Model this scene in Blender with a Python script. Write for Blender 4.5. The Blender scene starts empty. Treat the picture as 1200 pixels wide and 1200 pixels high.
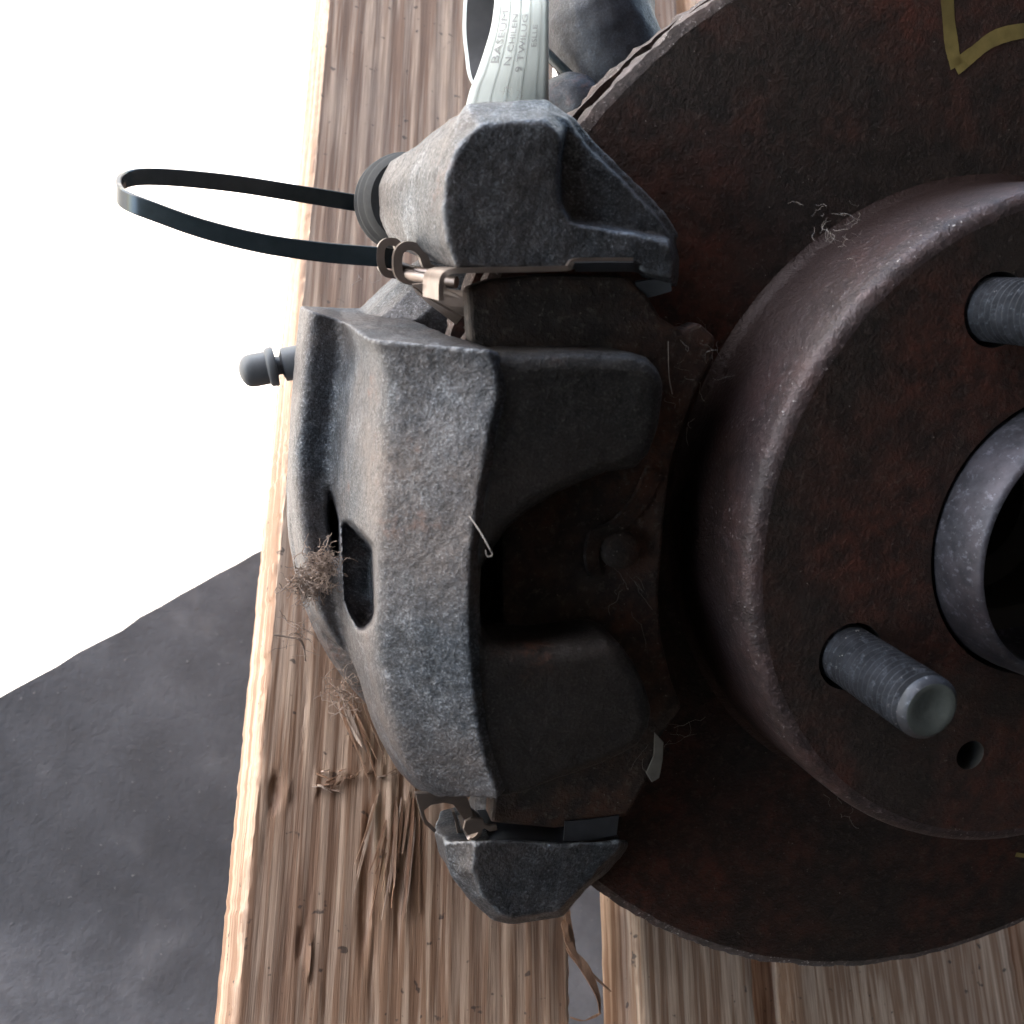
import bpy, bmesh, math, random
import numpy as np
from mathutils import Vector, Matrix
random.seed(7); rng = np.random.default_rng(7)
sc = bpy.context.scene
C = sc.collection

# ---------------------------------------------------------------- camera model (photo pixels, 1200 x 1200)
F = 1200.0
BOARD_Z, CAM_H = 0.150, 0.266                       # board top above floor, camera above board top (m)
_Z = -np.array([-600., 480., 1200.]); _Z /= np.linalg.norm(_Z)      # board normal seen in camera axes (x right, y down, z ahead)
_Y = np.array([0., -3000., 1200.]); _Y -= _Z * (_Y @ _Z); _Y /= np.linalg.norm(_Y)
_X = np.cross(_Y, _Z)
M = np.stack([_X, _Y, _Z])
CAM = np.array([0., 0., BOARD_Z + CAM_H])
cam_d = bpy.data.cameras.new('camera'); cam = bpy.data.objects.new('camera', cam_d); C.objects.link(cam)
cam_d.sensor_width = 36; cam_d.lens = 36 * F / 1200
cam_d.clip_start = 0.01; cam_d.clip_end = 200
R3 = np.stack([M @ [1, 0, 0], M @ [0, -1, 0], M @ [0, 0, -1]], 1)
cam.matrix_world = Matrix.Translation(Vector(CAM)) @ Matrix([list(r) for r in R3]).to_4x4()
cam_d.dof.use_dof = True; cam_d.dof.focus_distance = 0.23; cam_d.dof.aperture_fstop = 30
sc.camera = cam

def W(px, py, z=BOARD_Z):
    "pixel -> point on the horizontal plane at height z (m)"
    d = M @ np.array([px - 600., py - 600., F]); return CAM + d * ((z - CAM[2]) / d[2])
def Wx(px, py, depth):
    d = M @ np.array([px - 600., py - 600., F]); return CAM + d / F * depth

# disc frame, fitted to the disc, hat, bore and studs (mm in camera axes)
SC = 122.0
_v = np.array([280.9 - 600, 293.1 - 600, F]); NC = -_v / np.linalg.norm(_v)
CC = np.array([(1125.94 - 600) / F, (589.4 - 600) / F, 1]) * 1.9228 * SC
_u = np.array([1., 0, 0]) - NC[0] * NC; _u /= np.linalg.norm(_u); _w = np.cross(NC, _u)
NW, UW, VW = M @ NC, M @ _u, M @ _w                 # world axes of the disc frame
CW = CAM + (M @ CC) / 1000
def D(u, v, h): return CW + (UW * u + VW * v + NW * h) / 1000
def P(px, py, h):
    "pixel -> point on the plane h mm above the disc's outer face"
    r = np.array([px - 600., py - 600., F]); X = r * (((CC + NC * h) @ NC) / (r @ NC)); return CAM + (M @ X) / 1000
def uvh(p):
    d = (np.asarray(p) - CW) * 1000; return np.array([d @ UW, d @ VW, d @ NW])
def PX(p):
    "world point -> photo pixel (for checks)"
    d = M.T @ (np.asarray(p) - CAM); return d[0] / d[2] * F + 600, d[1] / d[2] * F + 600

# ---------------------------------------------------------------- world, sun, exposure
SHA, SHB = W(0, 815, 0.0), W(310, 650, 0.0)         # two points of the shade line on the floor
e_line = (SHB - SHA)[:2]; e_line /= np.linalg.norm(e_line)
out = np.array([-e_line[1], e_line[0]]);            # horizontal direction out of the shed (towards the light)
SUN_EL = math.radians(40)
az = out * math.cos(math.radians(20)) + -e_line * math.sin(math.radians(20)); az /= np.linalg.norm(az)
sun_dir = np.array([az[0] * math.cos(SUN_EL), az[1] * math.cos(SUN_EL), math.sin(SUN_EL)])   # towards the sun
w = bpy.data.worlds.new('World'); sc.world = w; w.use_nodes = True
nt = w.node_tree; bg = nt.nodes['Background']; sky = nt.nodes.new('ShaderNodeTexSky')
sky.sky_type = 'NISHITA'; sky.sun_disc = False; sky.sun_elevation = SUN_EL
sky.sun_rotation = math.atan2(az[0], az[1]); sky.dust_density = 1.2
nt.links.new(sky.outputs[0], bg.inputs[0]); bg.inputs[1].default_value = 0.15
sl = bpy.data.lights.new('sun', 'SUN'); sl.energy = 4.0; sl.angle = math.radians(0.5); sl.color = (1, .95, .88)
so = bpy.data.objects.new('sun', sl); C.objects.link(so)
so.rotation_euler = Vector(sun_dir).to_track_quat('Z', 'Y').to_euler()
sc.view_settings.view_transform = 'Standard'; sc.view_settings.look = 'None'
sc.view_settings.exposure = 2.95; sc.view_settings.gamma = 1
sc.render.engine = 'CYCLES'; sc.cycles.use_denoising = True
sc.cycles.max_bounces = 8; sc.cycles.diffuse_bounces = 5; sc.cycles.sample_clamp_indirect = 6

# ---------------------------------------------------------------- helpers
def mk(name, verts, faces, mat, parent=None, smooth=True, recalc=True):
    base = np.array(parent.location) if parent is not None and parent.type == 'EMPTY' else (np.array(parent['_base']) if parent is not None else np.zeros(3))
    me = bpy.data.meshes.new(name)
    me.from_pydata([tuple(np.asarray(v, float) - base) for v in verts], [], [tuple(int(i) for i in f) for f in faces])
    if recalc:
        bm = bmesh.new(); bm.from_mesh(me); bmesh.ops.recalc_face_normals(bm, faces=bm.faces); bm.to_mesh(me); bm.free()
    if smooth: me.polygons.foreach_set('use_smooth', [True] * len(me.polygons))
    if smooth: me.set_sharp_from_angle(angle=math.radians(50))
    me.update()
    o = bpy.data.objects.new(name, me); C.objects.link(o)
    if mat: me.materials.append(mat)
    if parent is not None: o.parent = parent
    o['_base'] = [float(b) for b in base]
    return o
def thing(name, label, cat, loc, group=None):
    o = bpy.data.objects.new(name, None); C.objects.link(o); o.location = Vector(loc); o.empty_display_size = .01
    o['label'] = label; o['category'] = cat
    if group: o['group'] = group
    return o
def tag(o, label=None, cat=None, kind=None, group=None):
    for k, v in (('label', label), ('category', cat), ('kind', kind), ('group', group)):
        if v: o[k] = v
    return o
class MB:
    def __init__(s): s.v = []; s.f = []
    def add(s, v, f):
        n = len(s.v); s.v += [np.asarray(x, float) for x in v]; s.f += [tuple(i + n for i in q) for q in f]; return s
def loft(layers, fn=P, close=True, caps=True):
    "layers of equal count, each a list of arguments of fn"
    n = len(layers[0]); v = [fn(*p) if not isinstance(p, np.ndarray) else p for L in layers for p in L]; f = []
    for a in range(len(layers) - 1):
        for i in range(n if close else n - 1):
            j = (i + 1) % n; f.append((a * n + i, a * n + j, (a + 1) * n + j, (a + 1) * n + i))
    if caps: f.append(tuple(range(n))[::-1]); f.append(tuple(range((len(layers) - 1) * n, len(layers) * n)))
    return v, f
def lathe(prof, cu=0, cv=0, seg=64, a0=0, jit=None, fn=D):
    v = []; f = []; n = len(prof)
    for k in range(seg):
        t = a0 + 2 * math.pi * k / seg
        for i, (r, h) in enumerate(prof):
            rr = r + (jit(k, i) if jit else 0)
            v.append(fn(cu + rr * math.cos(t), cv + rr * math.sin(t), h))
    for k in range(seg):
        for i in range(n - 1):
            a = k * n + i; b = ((k + 1) % seg) * n + i; f.append((a, b, b + 1, a + 1))
    return v, f
def lathe_axis(prof, o, ax, seg=48):
    "lathe about an arbitrary world axis; prof (r mm, t mm)"
    o = np.asarray(o); ax = np.asarray(ax) / np.linalg.norm(ax)
    a = np.cross(ax, [0.3, .2, .9]); a /= np.linalg.norm(a); b = np.cross(ax, a)
    return lathe(prof, seg=seg, fn=lambda u, v, h: o + (a * u + b * v + ax * h) / 1000)
def tube(path, r, seg=8, taper=None):
    path = [np.asarray(p, float) for p in path]; v = []; f = []; n = len(path); up = None
    for i, p in enumerate(path):
        t = path[min(i + 1, n - 1)] - path[max(i - 1, 0)]; t /= (np.linalg.norm(t) + 1e-12)
        if up is None: up = np.cross(t, [.31, .52, .79]); up /= np.linalg.norm(up)
        up = up - t * (up @ t); up /= (np.linalg.norm(up) + 1e-12); s = np.cross(t, up)
        rr = (r if taper is None else r * taper(i / max(1, n - 1))) / 1000
        for k in range(seg):
            a = 2 * math.pi * k / seg; v.append(p + (up * math.cos(a) + s * math.sin(a)) * rr)
    for i in range(n - 1):
        for k in range(seg):
            a = i * seg + k; b = i * seg + (k + 1) % seg; f.append((a, b, b + seg, a + seg))
    f.append(tuple(range(seg))[::-1]); f.append(tuple(range((n - 1) * seg, n * seg)))
    return v, f
def cr(pts, n):
    "Catmull-Rom resampling of a list of points"
    p = np.asarray(pts, float); k = len(p); t = np.linspace(0, k - 1, n); o = []
    for x in t:
        i = min(int(x), k - 2); s = x - i
        a, b, c_, d = p[max(i - 1, 0)], p[i], p[i + 1], p[min(i + 2, k - 1)]
        o.append(.5 * (2 * b + (c_ - a) * s + (2 * a - 5 * b + 4 * c_ - d) * s ** 2 + (3 * b - a - 3 * c_ + d) * s ** 3))
    return np.array(o)
def strip(e1, e2, th, n=None):
    "sheet of thickness th mm between two world polylines of equal count"
    e1 = [np.asarray(p) for p in e1]; e2 = [np.asarray(p) for p in e2]
    k = len(e1); v = []; f = []
    for i in range(k):
        t = e1[min(i + 1, k - 1)] - e1[max(i - 1, 0)]; c = e2[i] - e1[i]; nn = np.cross(t, c); nn /= (np.linalg.norm(nn) + 1e-12)
        o = nn * th / 2000; v += [e1[i] - o, e2[i] - o, e2[i] + o, e1[i] + o]
    for i in range(k - 1):
        for q in range(4):
            a = i * 4 + q; b = i * 4 + (q + 1) % 4; f.append((a, b, b + 4, a + 4))
    f.append((3, 2, 1, 0)); f.append(tuple(4 * (k - 1) + q for q in range(4)))
    return v, f
def plate(outline, h0, h1, fn=P):
    "prism of a pixel outline between two heights (same footprint, extruded along the disc normal)"
    top = [fn(x, y, h1) for x, y in outline]; bot = [p - NW * (h1 - h0) / 1000 for p in top]
    return loft([bot, top], fn=lambda *a: np.array(a))
def remesh(o, vox, smooth=3, noise=None):
    m = o.modifiers.new('remesh', 'REMESH'); m.mode = 'VOXEL'; m.voxel_size = vox / 1000; m.use_smooth_shade = True
    if smooth:
        s = o.modifiers.new('smooth', 'SMOOTH'); s.factor = .5; s.iterations = smooth
    for k, (size, strength) in enumerate(noise or []):
        tx = bpy.data.textures.new('cast', 'CLOUDS'); tx.noise_scale = size / 1000; tx.noise_depth = 2
        d = o.modifiers.new('rough', 'DISPLACE'); d.texture = tx; d.texture_coords = 'LOCAL'; d.strength = strength / 1000; d.mid_level = .5
    return o
def bevel(o, wd, seg=2, ang=30):
    b = o.modifiers.new('bevel', 'BEVEL'); b.width = wd / 1000; b.segments = seg; b.limit_method = 'ANGLE'; b.angle_limit = math.radians(ang)
    return o

# ---------------------------------------------------------------- materials
class NT:
    def __init__(s, name):
        s.m = bpy.data.materials.new(name); s.m.use_nodes = True; s.t = s.m.node_tree; s.b = s.t.nodes['Principled BSDF']
        s.co = s.t.nodes.new('ShaderNodeTexCoord')
    def n(s, kind, **kw):
        x = s.t.nodes.new(kind)
        for k, v in kw.items(): setattr(x, k, v)
        return x
    def l(s, a, b): s.t.links.new(a, b)
    def mapping(s, scale=(1, 1, 1), rot=(0, 0, 0), loc=(0, 0, 0)):
        m = s.n('ShaderNodeMapping'); m.inputs['Scale'].default_value = scale; m.inputs['Rotation'].default_value = rot; m.inputs['Location'].default_value = loc
        s.l(s.co.outputs['Object'], m.inputs[0]); return m.outputs[0]
    def noise(s, scale, detail=3, rough=.55, vec=None, dist=0):
        x = s.n('ShaderNodeTexNoise'); x.inputs['Scale'].default_value = scale; x.inputs['Detail'].default_value = detail
        x.inputs['Roughness'].default_value = rough; x.inputs['Distortion'].default_value = dist
        s.l(vec if vec is not None else s.co.outputs['Object'], x.inputs['Vector']); return x.outputs['Fac']
    def ramp(s, fac, stops):
        r = s.n('ShaderNodeValToRGB'); e = r.color_ramp.elements
        while len(e) < len(stops): e.new(.5)
        for el, (p, c) in zip(e, stops):
            el.position = p; el.color = (*c, 1) if hasattr(c, '__len__') else (c, c, c, 1)
        s.l(fac, r.inputs[0]); return r.outputs[0]
    def mix(s, fac, a, b, mode='MIX'):
        m = s.n('ShaderNodeMix', data_type='RGBA', blend_type=mode)
        for k, x in ((0, fac), (6, a), (7, b)):
            if hasattr(x, 'links') or isinstance(x, bpy.types.NodeSocket): s.l(x, m.inputs[k])
            elif k == 0: m.inputs[0].default_value = x
            else: m.inputs[k].default_value = (*x, 1) if len(x) == 3 else x
        return m.outputs[2]
    def math(s, op, a, b=None):
        m = s.n('ShaderNodeMath', operation=op)
        for k, x in ((0, a), (1, b)):
            if x is None: continue
            if isinstance(x, bpy.types.NodeSocket): s.l(x, m.inputs[k])
            else: m.inputs[k].default_value = x
        return m.outputs[0]
    def bump(s, h, strength=.5, dist=.001, prev=None):
        b = s.n('ShaderNodeBump'); b.inputs['Strength'].default_value = strength; b.inputs['Distance'].default_value = dist
        s.l(h, b.inputs['Height'])
        if prev is not None: s.l(prev, b.inputs['Normal'])
        return b.outputs[0]
    def out(s, color=None, rough=.6, metal=0, normal=None, spec=.5):
        for k, x in (('Base Color', color), ('Roughness', rough), ('Metallic', metal), ('Normal', normal), ('Specular IOR Level', spec)):
            if x is None: continue
            if isinstance(x, bpy.types.NodeSocket): s.l(x, s.b.inputs[k])
            else: s.b.inputs[k].default_value = (*x, 1) if hasattr(x, '__len__') else x
        return s.m

def mat_cast(name, dark=(.046, .052, .063), light=(.42, .44, .48), dust=(.15, .115, .098), rust=(.13, .048, .025), dust_amt=.65, metal=.5, bump=.75, worn=.35):
    t = NT(name)
    fine = t.noise(1900, 3, .75); mid = t.noise(480, 4, .65); big = t.noise(45, 4, .6); big2 = t.noise(26, 5, .6, t.mapping(loc=(.3, .1, .2)))
    half = tuple(a + (b - a) * .22 for a, b in zip(dark, light))
    col = t.ramp(fine, [(.36, tuple(x * .6 for x in dark)), (.52, dark), (.66, half), (.78, light)])
    col = t.mix(1.0, col, t.ramp(mid, [(.33, .6), (.68, 1.35)]), 'MULTIPLY')
    patch = t.noise(75, 5, .68, t.mapping(loc=(.7, .2, .5))); pm = t.math('MULTIPLY', t.ramp(patch, [(.54, 0.0), (.66, worn)]), t.ramp(fine, [(.40, .15), (.60, 1.0)]))
    col = t.mix(pm, col, tuple(x * .8 for x in light))
    geo = t.n('ShaderNodeNewGeometry'); pt = t.ramp(geo.outputs['Pointiness'], [(.515, 0.0), (.56, worn)]); col = t.mix(t.math('MULTIPLY', pt, t.ramp(mid, [(.35, .2), (.6, 1.0)])), col, tuple(x * .9 for x in light))
    dm = t.math('MULTIPLY', t.ramp(big2, [(.42, 0.0), (.66, dust_amt)]), t.ramp(mid, [(.30, .45), (.65, 1.0)])); col = t.mix(dm, col, dust)
    rm2 = t.math('MULTIPLY', t.ramp(big, [(.58, 0.0), (.72, .7)]), t.ramp(mid, [(.45, 0), (.6, 1)])); col = t.mix(rm2, col, rust)
    nb = t.bump(mid, bump * .6, .0009); nb = t.bump(fine, bump * .8, .0004, nb)
    rg = t.ramp(fine, [(.35, .6), (.70, .40)])
    return t.out(col, rg, metal, nb)
def mat_rust(name, base=(.026, .016, .012), red=(.085, .021, .011), pale=(.26, .22, .20), rough=.75, spk=.72, metal=.25, bmp=1.0):
    t = NT(name)
    big = t.noise(30, 5, .62); mid = t.noise(230, 4, .65); fine = t.noise(1300, 2, .6)
    col = t.mix(t.ramp(big, [(.40, 0), (.64, .9)]), base, red)
    col = t.mix(t.ramp(mid, [(.38, .8), (.62, 0)]), col, tuple(x * .4 for x in base))
    gr = t.noise(650, 3, .7); col = t.mix(t.ramp(gr, [(.55, 0), (.72, .6)]), col, tuple(x * 2.4 + .01 for x in base))
    spm = t.math('MULTIPLY', t.ramp(fine, [(spk, 0), (spk + .05, 1)]), t.ramp(t.noise(70, 3), [(.42, 0), (.62, 1)]))
    col = t.mix(spm, col, pale)
    nb = t.bump(mid, .4 * bmp, .0007); nb = t.bump(gr, .5 * bmp, .0005, nb); nb = t.bump(fine, .35 * bmp, .0003, nb)
    return t.out(col, rough, metal, nb)
def mat_plain(name, col, rough=.5, metal=0, nscale=300, amt=.25, bump=.2):
    t = NT(name); n = t.noise(nscale, 4, .6); n2 = t.noise(nscale * .15, 3)
    c = t.mix(t.ramp(n, [(.3, 0), (.75, amt)]), col, tuple(min(1, x * 1.9 + .02) for x in col))
    c = t.mix(t.ramp(n2, [(.4, 0), (.7, amt)]), c, tuple(x * .45 for x in col))
    return t.out(c, rough, metal, t.bump(n, bump, .0004))
def mat_wood(name, seed=0, pale=(.64, .455, .325), dark=(.29, .155, .088)):
    t = NT(name)
    warp = t.noise(6, 2, .5, t.mapping(scale=(1, .35, 1), loc=(seed, seed, 0)))
    v = t.mapping(scale=(1, .028, 1), loc=(seed * 1.7, 0, seed))
    vm = t.n('ShaderNodeVectorMath', operation='ADD'); t.l(v, vm.inputs[0])
    sc_ = t.n('ShaderNodeVectorMath', operation='SCALE'); t.l(warp, sc_.inputs[0]); sc_.inputs['Scale'].default_value = .012; t.l(sc_.outputs[0], vm.inputs[1])
    vec = vm.outputs[0]
    rings = t.noise(480, 3, .6, vec); fib = t.noise(1500, 4, .7, vec); blot = t.noise(22, 4, .6, t.mapping(scale=(1, .35, 1), loc=(seed, 2, 1)))
    col = t.mix(t.ramp(rings, [(.42, 0), (.56, .9)]), pale, dark)
    col = t.mix(t.ramp(fib, [(.35, .5), (.7, 0)]), col, tuple(x * .6 for x in dark))
    col = t.mix(t.ramp(blot, [(.52, 0), (.76, .6)]), col, (.17, .095, .065))
    spots = t.noise(330, 2, .5); sm = t.ramp(spots, [(.69, 0), (.74, .75)]); col = t.mix(sm, col, (.04, .03, .028))
    grey = t.noise(9, 3); col = t.mix(t.ramp(grey, [(.5, 0), (.78, .25)]), col, (.40, .32, .27))
    nb = t.bump(rings, .32, .0005); nb = t.bump(fib, .6, .0004, nb)
    return t.out(col, .62, 0, nb, .4)
def mat_concrete(name):
    t = NT(name); a = t.noise(7, 6, .62); b = t.noise(60, 4, .6); c = t.noise(400, 3, .6)
    col = t.ramp(a, [(.32, (.062, .062, .066)), (.50, (.125, .124, .130)), (.68, (.215, .212, .218))])
    col = t.mix(t.ramp(b, [(.36, .4), (.56, 0)]), col, (.08, .077, .077)); col = t.mix(t.ramp(t.noise(28, 3, .6), [(.58, 0), (.72, .2)]), col, (.25, .235, .23))
    col = t.mix(t.ramp(c, [(.68, 0), (.74, .6)]), col, (.36, .34, .32))
    return t.out(col, .9, 0, t.bump(c, .25, .0012), .3)

M_BODY = mat_cast('cast_iron_grey')
M_BRACKET = mat_cast('cast_iron_bracket', dark=(.045, .051, .060), light=(.40, .43, .47), dust_amt=.5, bump=.65, metal=.5, worn=.6)
M_DISC = mat_rust('rusty_disc_face')
M_RIM = mat_rust('dusty_disc_rim', base=(.115, .09, .083), red=(.095, .055, .047), pale=(.42, .38, .36), spk=.62, metal=0, rough=.9)
M_HATW = mat_rust('dusty_shaded_hat_wall', base=(.062, .044, .044), red=(.06, .026, .022), pale=(.33, .30, .29), spk=.66, metal=.35, rough=.55)
M_HUB = mat_rust('hub_steel', base=(.065, .065, .08), red=(.055, .04, .046), pale=(.3, .27, .27), rough=.55, spk=.72, metal=.65, bmp=.15)
M_STUD = mat_rust('stud_steel', base=(.062, .067, .08), red=(.04, .039, .045), pale=(.30, .28, .26), rough=.5, spk=.68, metal=.6, bmp=.25)
M_STUDEND = mat_plain('stud_end', (.075, .082, .075), .6, .3, 350, .6, .4)
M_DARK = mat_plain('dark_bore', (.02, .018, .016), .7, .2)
M_PAD = mat_rust('pad_plate', base=(.045, .036, .031), red=(.09, .036, .02), spk=.70)
M_CLIP = mat_plain('stainless_clip', (.22, .175, .15), .42, .8, 260, .45, .25)
M_RUBBER = mat_plain('rubber_grey', (.024, .024, .025), .85, 0, 220, .7, .3)
M_CAP = mat_plain('cap_rubber', (.075, .078, .085), .5, 0, 200, .5, .2)
M_TIE = mat_plain('black_plastic', (.018, .026, .031), .16, 0, 300, .3, .02)
M_PAPER = mat_plain('label_paper', (.62, .66, .635), .55, 0, 60, .12, .05)
M_INK = mat_plain('label_ink', (.30, .30, .31), .7)
M_INNER_SHADE = mat_plain('label_inner_shade', (.075, .072, .075), .7)  # dark colour for the shade inside the label loop
M_TAB = mat_plain('dark_clip_tab', (.06, .062, .07), .45, .6)
M_INKL = mat_plain('label_ink_light', (.52, .56, .55), .7)
M_KNUCK = mat_cast('knuckle_iron', dark=(.018, .020, .028), light=(.07, .07, .085), dust=(.03,.03,.035), dust_amt=.3, bump=.3, metal=.15, worn=.1)
M_PAINT = mat_plain('yellow_paint', (.20, .145, .04), .8, 0, 300, .7, .3)
M_STRAW = mat_plain('dry_fibre', (.20, .145, .115), .9, 0, 400, .5, .2)
M_WEB = mat_plain('cobweb', (.26, .23, .21), .9)
M_SPLS = [mat_wood('torn_pine_%d' % i, 4.2 + i, c1, c2) for i, (c1, c2) in enumerate((((.36, .22, .14), (.22, .12, .07)), ((.34, .19, .115), (.22, .11, .06)), ((.50, .38, .30), (.32, .21, .15))))]
M_W = [mat_wood('pine_slat_%d' % i, 1.3 * i) for i in range(4)]
M_FLOOR = mat_concrete('old_concrete')
M_BLOCKER = mat_plain('blocker_sheet', (.028, .024, .022), .8, 0, 3, .3, .1)
M_YARD = mat_plain('pale_yard', (.50, .47, .43), .9, 0, 12, .15, .3)

# ---------------------------------------------------------------- setting: floor, unseen shed roof and walls added to block light
GZ = -0.30                                            # the sunlit yard lies a step below the shed's slab
o2 = np.array([out[0], out[1], 0]); l2 = np.array([e_line[0], e_line[1], 0])
def floor():
    mid = (SHA + SHB) / 2; mid[2] = 0; n = 1600; L = 7.0; top = []; bot = []
    for i in range(n + 1):
        t = -L + 2 * L * i / n; j = .0020 * math.sin(t * 11 + .6) + .0003 * math.sin(t * 51) + rng.normal(0, .0004)
        top.append(mid + l2 * t + o2 * j); bot.append(mid + l2 * t + o2 * (j - .01) + np.array([0, 0, GZ]))
    back = [mid + l2 * L - o2 * 7, mid - l2 * L - o2 * 7]
    v = top + bot + back; N = n + 1; f = [tuple(range(N)) + (2 * N, 2 * N + 1)]
    f += [(i, i + N, i + 1 + N, i + 1) for i in range(n)]
    tag(mk('floor', v, f, M_FLOOR, smooth=False, recalc=False), kind='structure')
    s = 40.0; v = [(-s, -s, GZ), (s, -s, GZ), (s, s, GZ), (-s, s, GZ)]
    tag(mk('ground', v, [(0, 1, 2, 3)], M_YARD, smooth=False), kind='structure')
floor()
def shed():  # roof and walls out of view, added to block sun and sky light
    H = 1.9; hid = float((W(150, 735, GZ) - W(150, 735, 0)) @ o2)
    mid = (SHA + SHB) / 2; mid[2] = GZ; mid = mid + o2 * hid * .35
    # the eave stands where the sun throws its shadow onto the yard just behind the slab's edge
    eave = mid + np.array([az[0], az[1], 0]) * ((H - GZ) / math.tan(SUN_EL)); eave[2] = H
    n = 600; L = 5.0; v = []; f = []
    for i in range(n + 1):
        t = -L + 2 * L * i / n; z = .012 * math.sin(t * 2 * math.pi / .12)
        for q, (d, dz) in enumerate(((0, 0), (-7.0, .3))):
            for th in (0, .004): v.append(eave + l2 * t + o2 * d + np.array([0, 0, dz + z + th]))
    for i in range(n):
        a = i * 4; b = a + 4
        f += [(a, b, b + 2, a + 2), (a + 1, a + 3, b + 3, b + 1), (a, a + 1, b + 1, b), (a + 2, b + 2, b + 3, a + 3)]
    r = mk('blocker_roof', v, f, M_BLOCKER, recalc=False)
    tag(r, 'unseen corrugated sheet roof added to keep the sun off the pallet', 'roof')
    def wall(a, b, name, label):
        a = np.asarray(a); b = np.asarray(b); d = (b - a) / np.linalg.norm(b - a); nn = np.cross(d, [0, 0, 1]) * .05; h = np.array([0, 0, 1.87])
        v = [a, b, b + nn, a + nn, a + h, b + h, b + nn + h, a + nn + h]
        tag(mk(name, v, [(0, 1, 2, 3), (4, 7, 6, 5), (0, 4, 5, 1), (1, 5, 6, 2), (2, 6, 7, 3), (3, 7, 4, 0)], M_BLOCKER, smooth=False), label, 'wall')
    e0 = (SHA + SHB) / 2; e0[2] = 0
    wall(e0 - o2 * 3.0 - l2 * 2.5, e0 - o2 * 3.0 + l2 * 2.5, 'blocker_wall', 'unseen dark back wall added to block light opposite the open side')
    wall(e0 - o2 * 2.9 + l2 * 2.5, e0 + l2 * 2.5 - o2 * .1, 'blocker_wall', 'unseen dark side wall added to block light beside the disc')
    wall(e0 - o2 * 2.9 - l2 * 1.1, e0 - l2 * 1.1 - o2 * .1, 'blocker_wall', 'unseen dark side wall added to block light beside the cable tie')
shed()

# ---------------------------------------------------------------- pallet of pine slats
TH = 0.015
pal = thing('wooden_pallet', 'rough pine pallet with split slats under the brake assembly', 'pallet', (float(W(500, 1000)[0]), float(W(500, 1000)[1]), 0))
def slat(xl, xr, y0, y1, mat, detail=False, ztop=BOARD_Z, TH=TH):
    nx = 120 if detail else 24; ny = 620 if detail else 260
    ys = np.linspace(y0, y1, ny + 1); v = []; f = []
    ph = rng.uniform(0, 6, 8)
    def edge(y, s):
        k = 0.0003 * math.sin(y * 9 + ph[s])
        return k + rng.normal(0, .00010)
    xs_t = np.linspace(0, 1, nx + 1)
    ring = 2 * (nx + 1)
    for y in ys:
        a, b = xl + edge(y, 0), xr + edge(y, 1)
        rl, rr = abs(rng.normal(0, .0003)) + .0005, abs(rng.normal(0, .0003)) + .0004
        for t in xs_t:
            x = a + (b - a) * t; z = ztop
            z += .00012 * math.sin(x * 1100 + ph[5] + 2 * math.sin(y * 6)) * (1 if detail else .6)
            if t == 0: z -= rl * 2.2; x -= .0006
            if t == 1: z -= rr
            if detail: z += relief(x, y)
            v.append((x, y, z))
        for t in xs_t[::-1]:
            x = a + (b - a) * t - (.0016 if t == 0 else 0); v.append((x, y, ztop - TH))
    for j in range(ny):
        for i in range(ring):
            k = (i + 1) % ring; f.append((j * ring + i, j * ring + k, (j + 1) * ring + k, (j + 1) * ring + i))
    f.append(tuple(range(ring))[::-1]); f.append(tuple(range(ny * ring, (ny + 1) * ring)))
    return mk('slat', v, f, mat, pal)
# dents and gouges of the broad slat, where the photograph shows them: (pixel, size along x, along y, depth mm)
_g = [((322, 930), 1.3, 4.0, -1.5), ((338, 928), .5, 3.5, .6), ((352, 1105), .5, 4, -.9), ((362, 1125), .5, 5, .7), ((272, 1130), 1.6, 5, -2.2), ((268, 1090), 1.2, 3, -1.4), ((430, 1030), 1.5, 18, -1.5),
      ((455, 980), 1.2, 14, .7), ((300, 900), 1.4, 4, -.8), ((470, 1000), 1.0, 20, -.9), ((310, 790), 1.2, 4, -1.0)]
_g += [((int(368 + 9 * k + rng.integers(-3, 4)), int(915 - 1.2 * k + rng.integers(-7, 8))), rng.uniform(.5, 1.1), rng.uniform(1.5, 4), rng.uniform(-1.0, .9)) for k in range(10)]
_g += [((int(rng.integers(290, 640)), int(rng.integers(760, 1190))), rng.uniform(.3, .6), rng.uniform(3, 14), rng.uniform(-.4, .2)) for k in range(60)]
_gw = [(W(*p), a / 1000, b / 1000, d / 1000) for p, a, b, d in _g]
def relief(x, y):
    z = 0
    for c, a, b, d in _gw:
        q = ((x - c[0]) / a) ** 2 + ((y - c[1]) / b) ** 2
        if q < 4: z += d * math.exp(-q * q)
    return z
x1l = (W(395, 0)[0] + W(262, 1150)[0]) / 2; x1r = W(668, 1130)[0]
Z2, Z3 = BOARD_Z + .002, BOARD_Z + .003
x2l, x2r = W(747, 1130, Z2)[0], W(884, 1150, Z2)[0]; x3l = W(918, 1170, Z3)[0]
Y0, Y1 = W(300, 1200)[1] - .30, W(450, 0)[1] + .45
slat(x1l, x1r, Y0, Y1, M_W[0], True)
slat(x2l, x2r, Y0, Y1, M_W[1], ztop=Z2, TH=TH + .002); slat(x3l, x3l + .095, Y0, Y1, M_W[2], ztop=Z3, TH=TH + .003); slat(x3l + .108, x3l + .2, Y0, Y1, M_W[3], ztop=Z3, TH=TH + .003)
def box(a, b):
    (x0, y0, z0), (x1, y1, z1) = a, b
    return [(x0, y0, z0), (x1, y0, z0), (x1, y1, z0), (x0, y1, z0), (x0, y0, z1), (x1, y0, z1), (x1, y1, z1), (x0, y1, z1)], \
           [(3, 2, 1, 0), (4, 5, 6, 7), (0, 1, 5, 4), (1, 2, 6, 5), (2, 3, 7, 6), (3, 0, 4, 7)]
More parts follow.
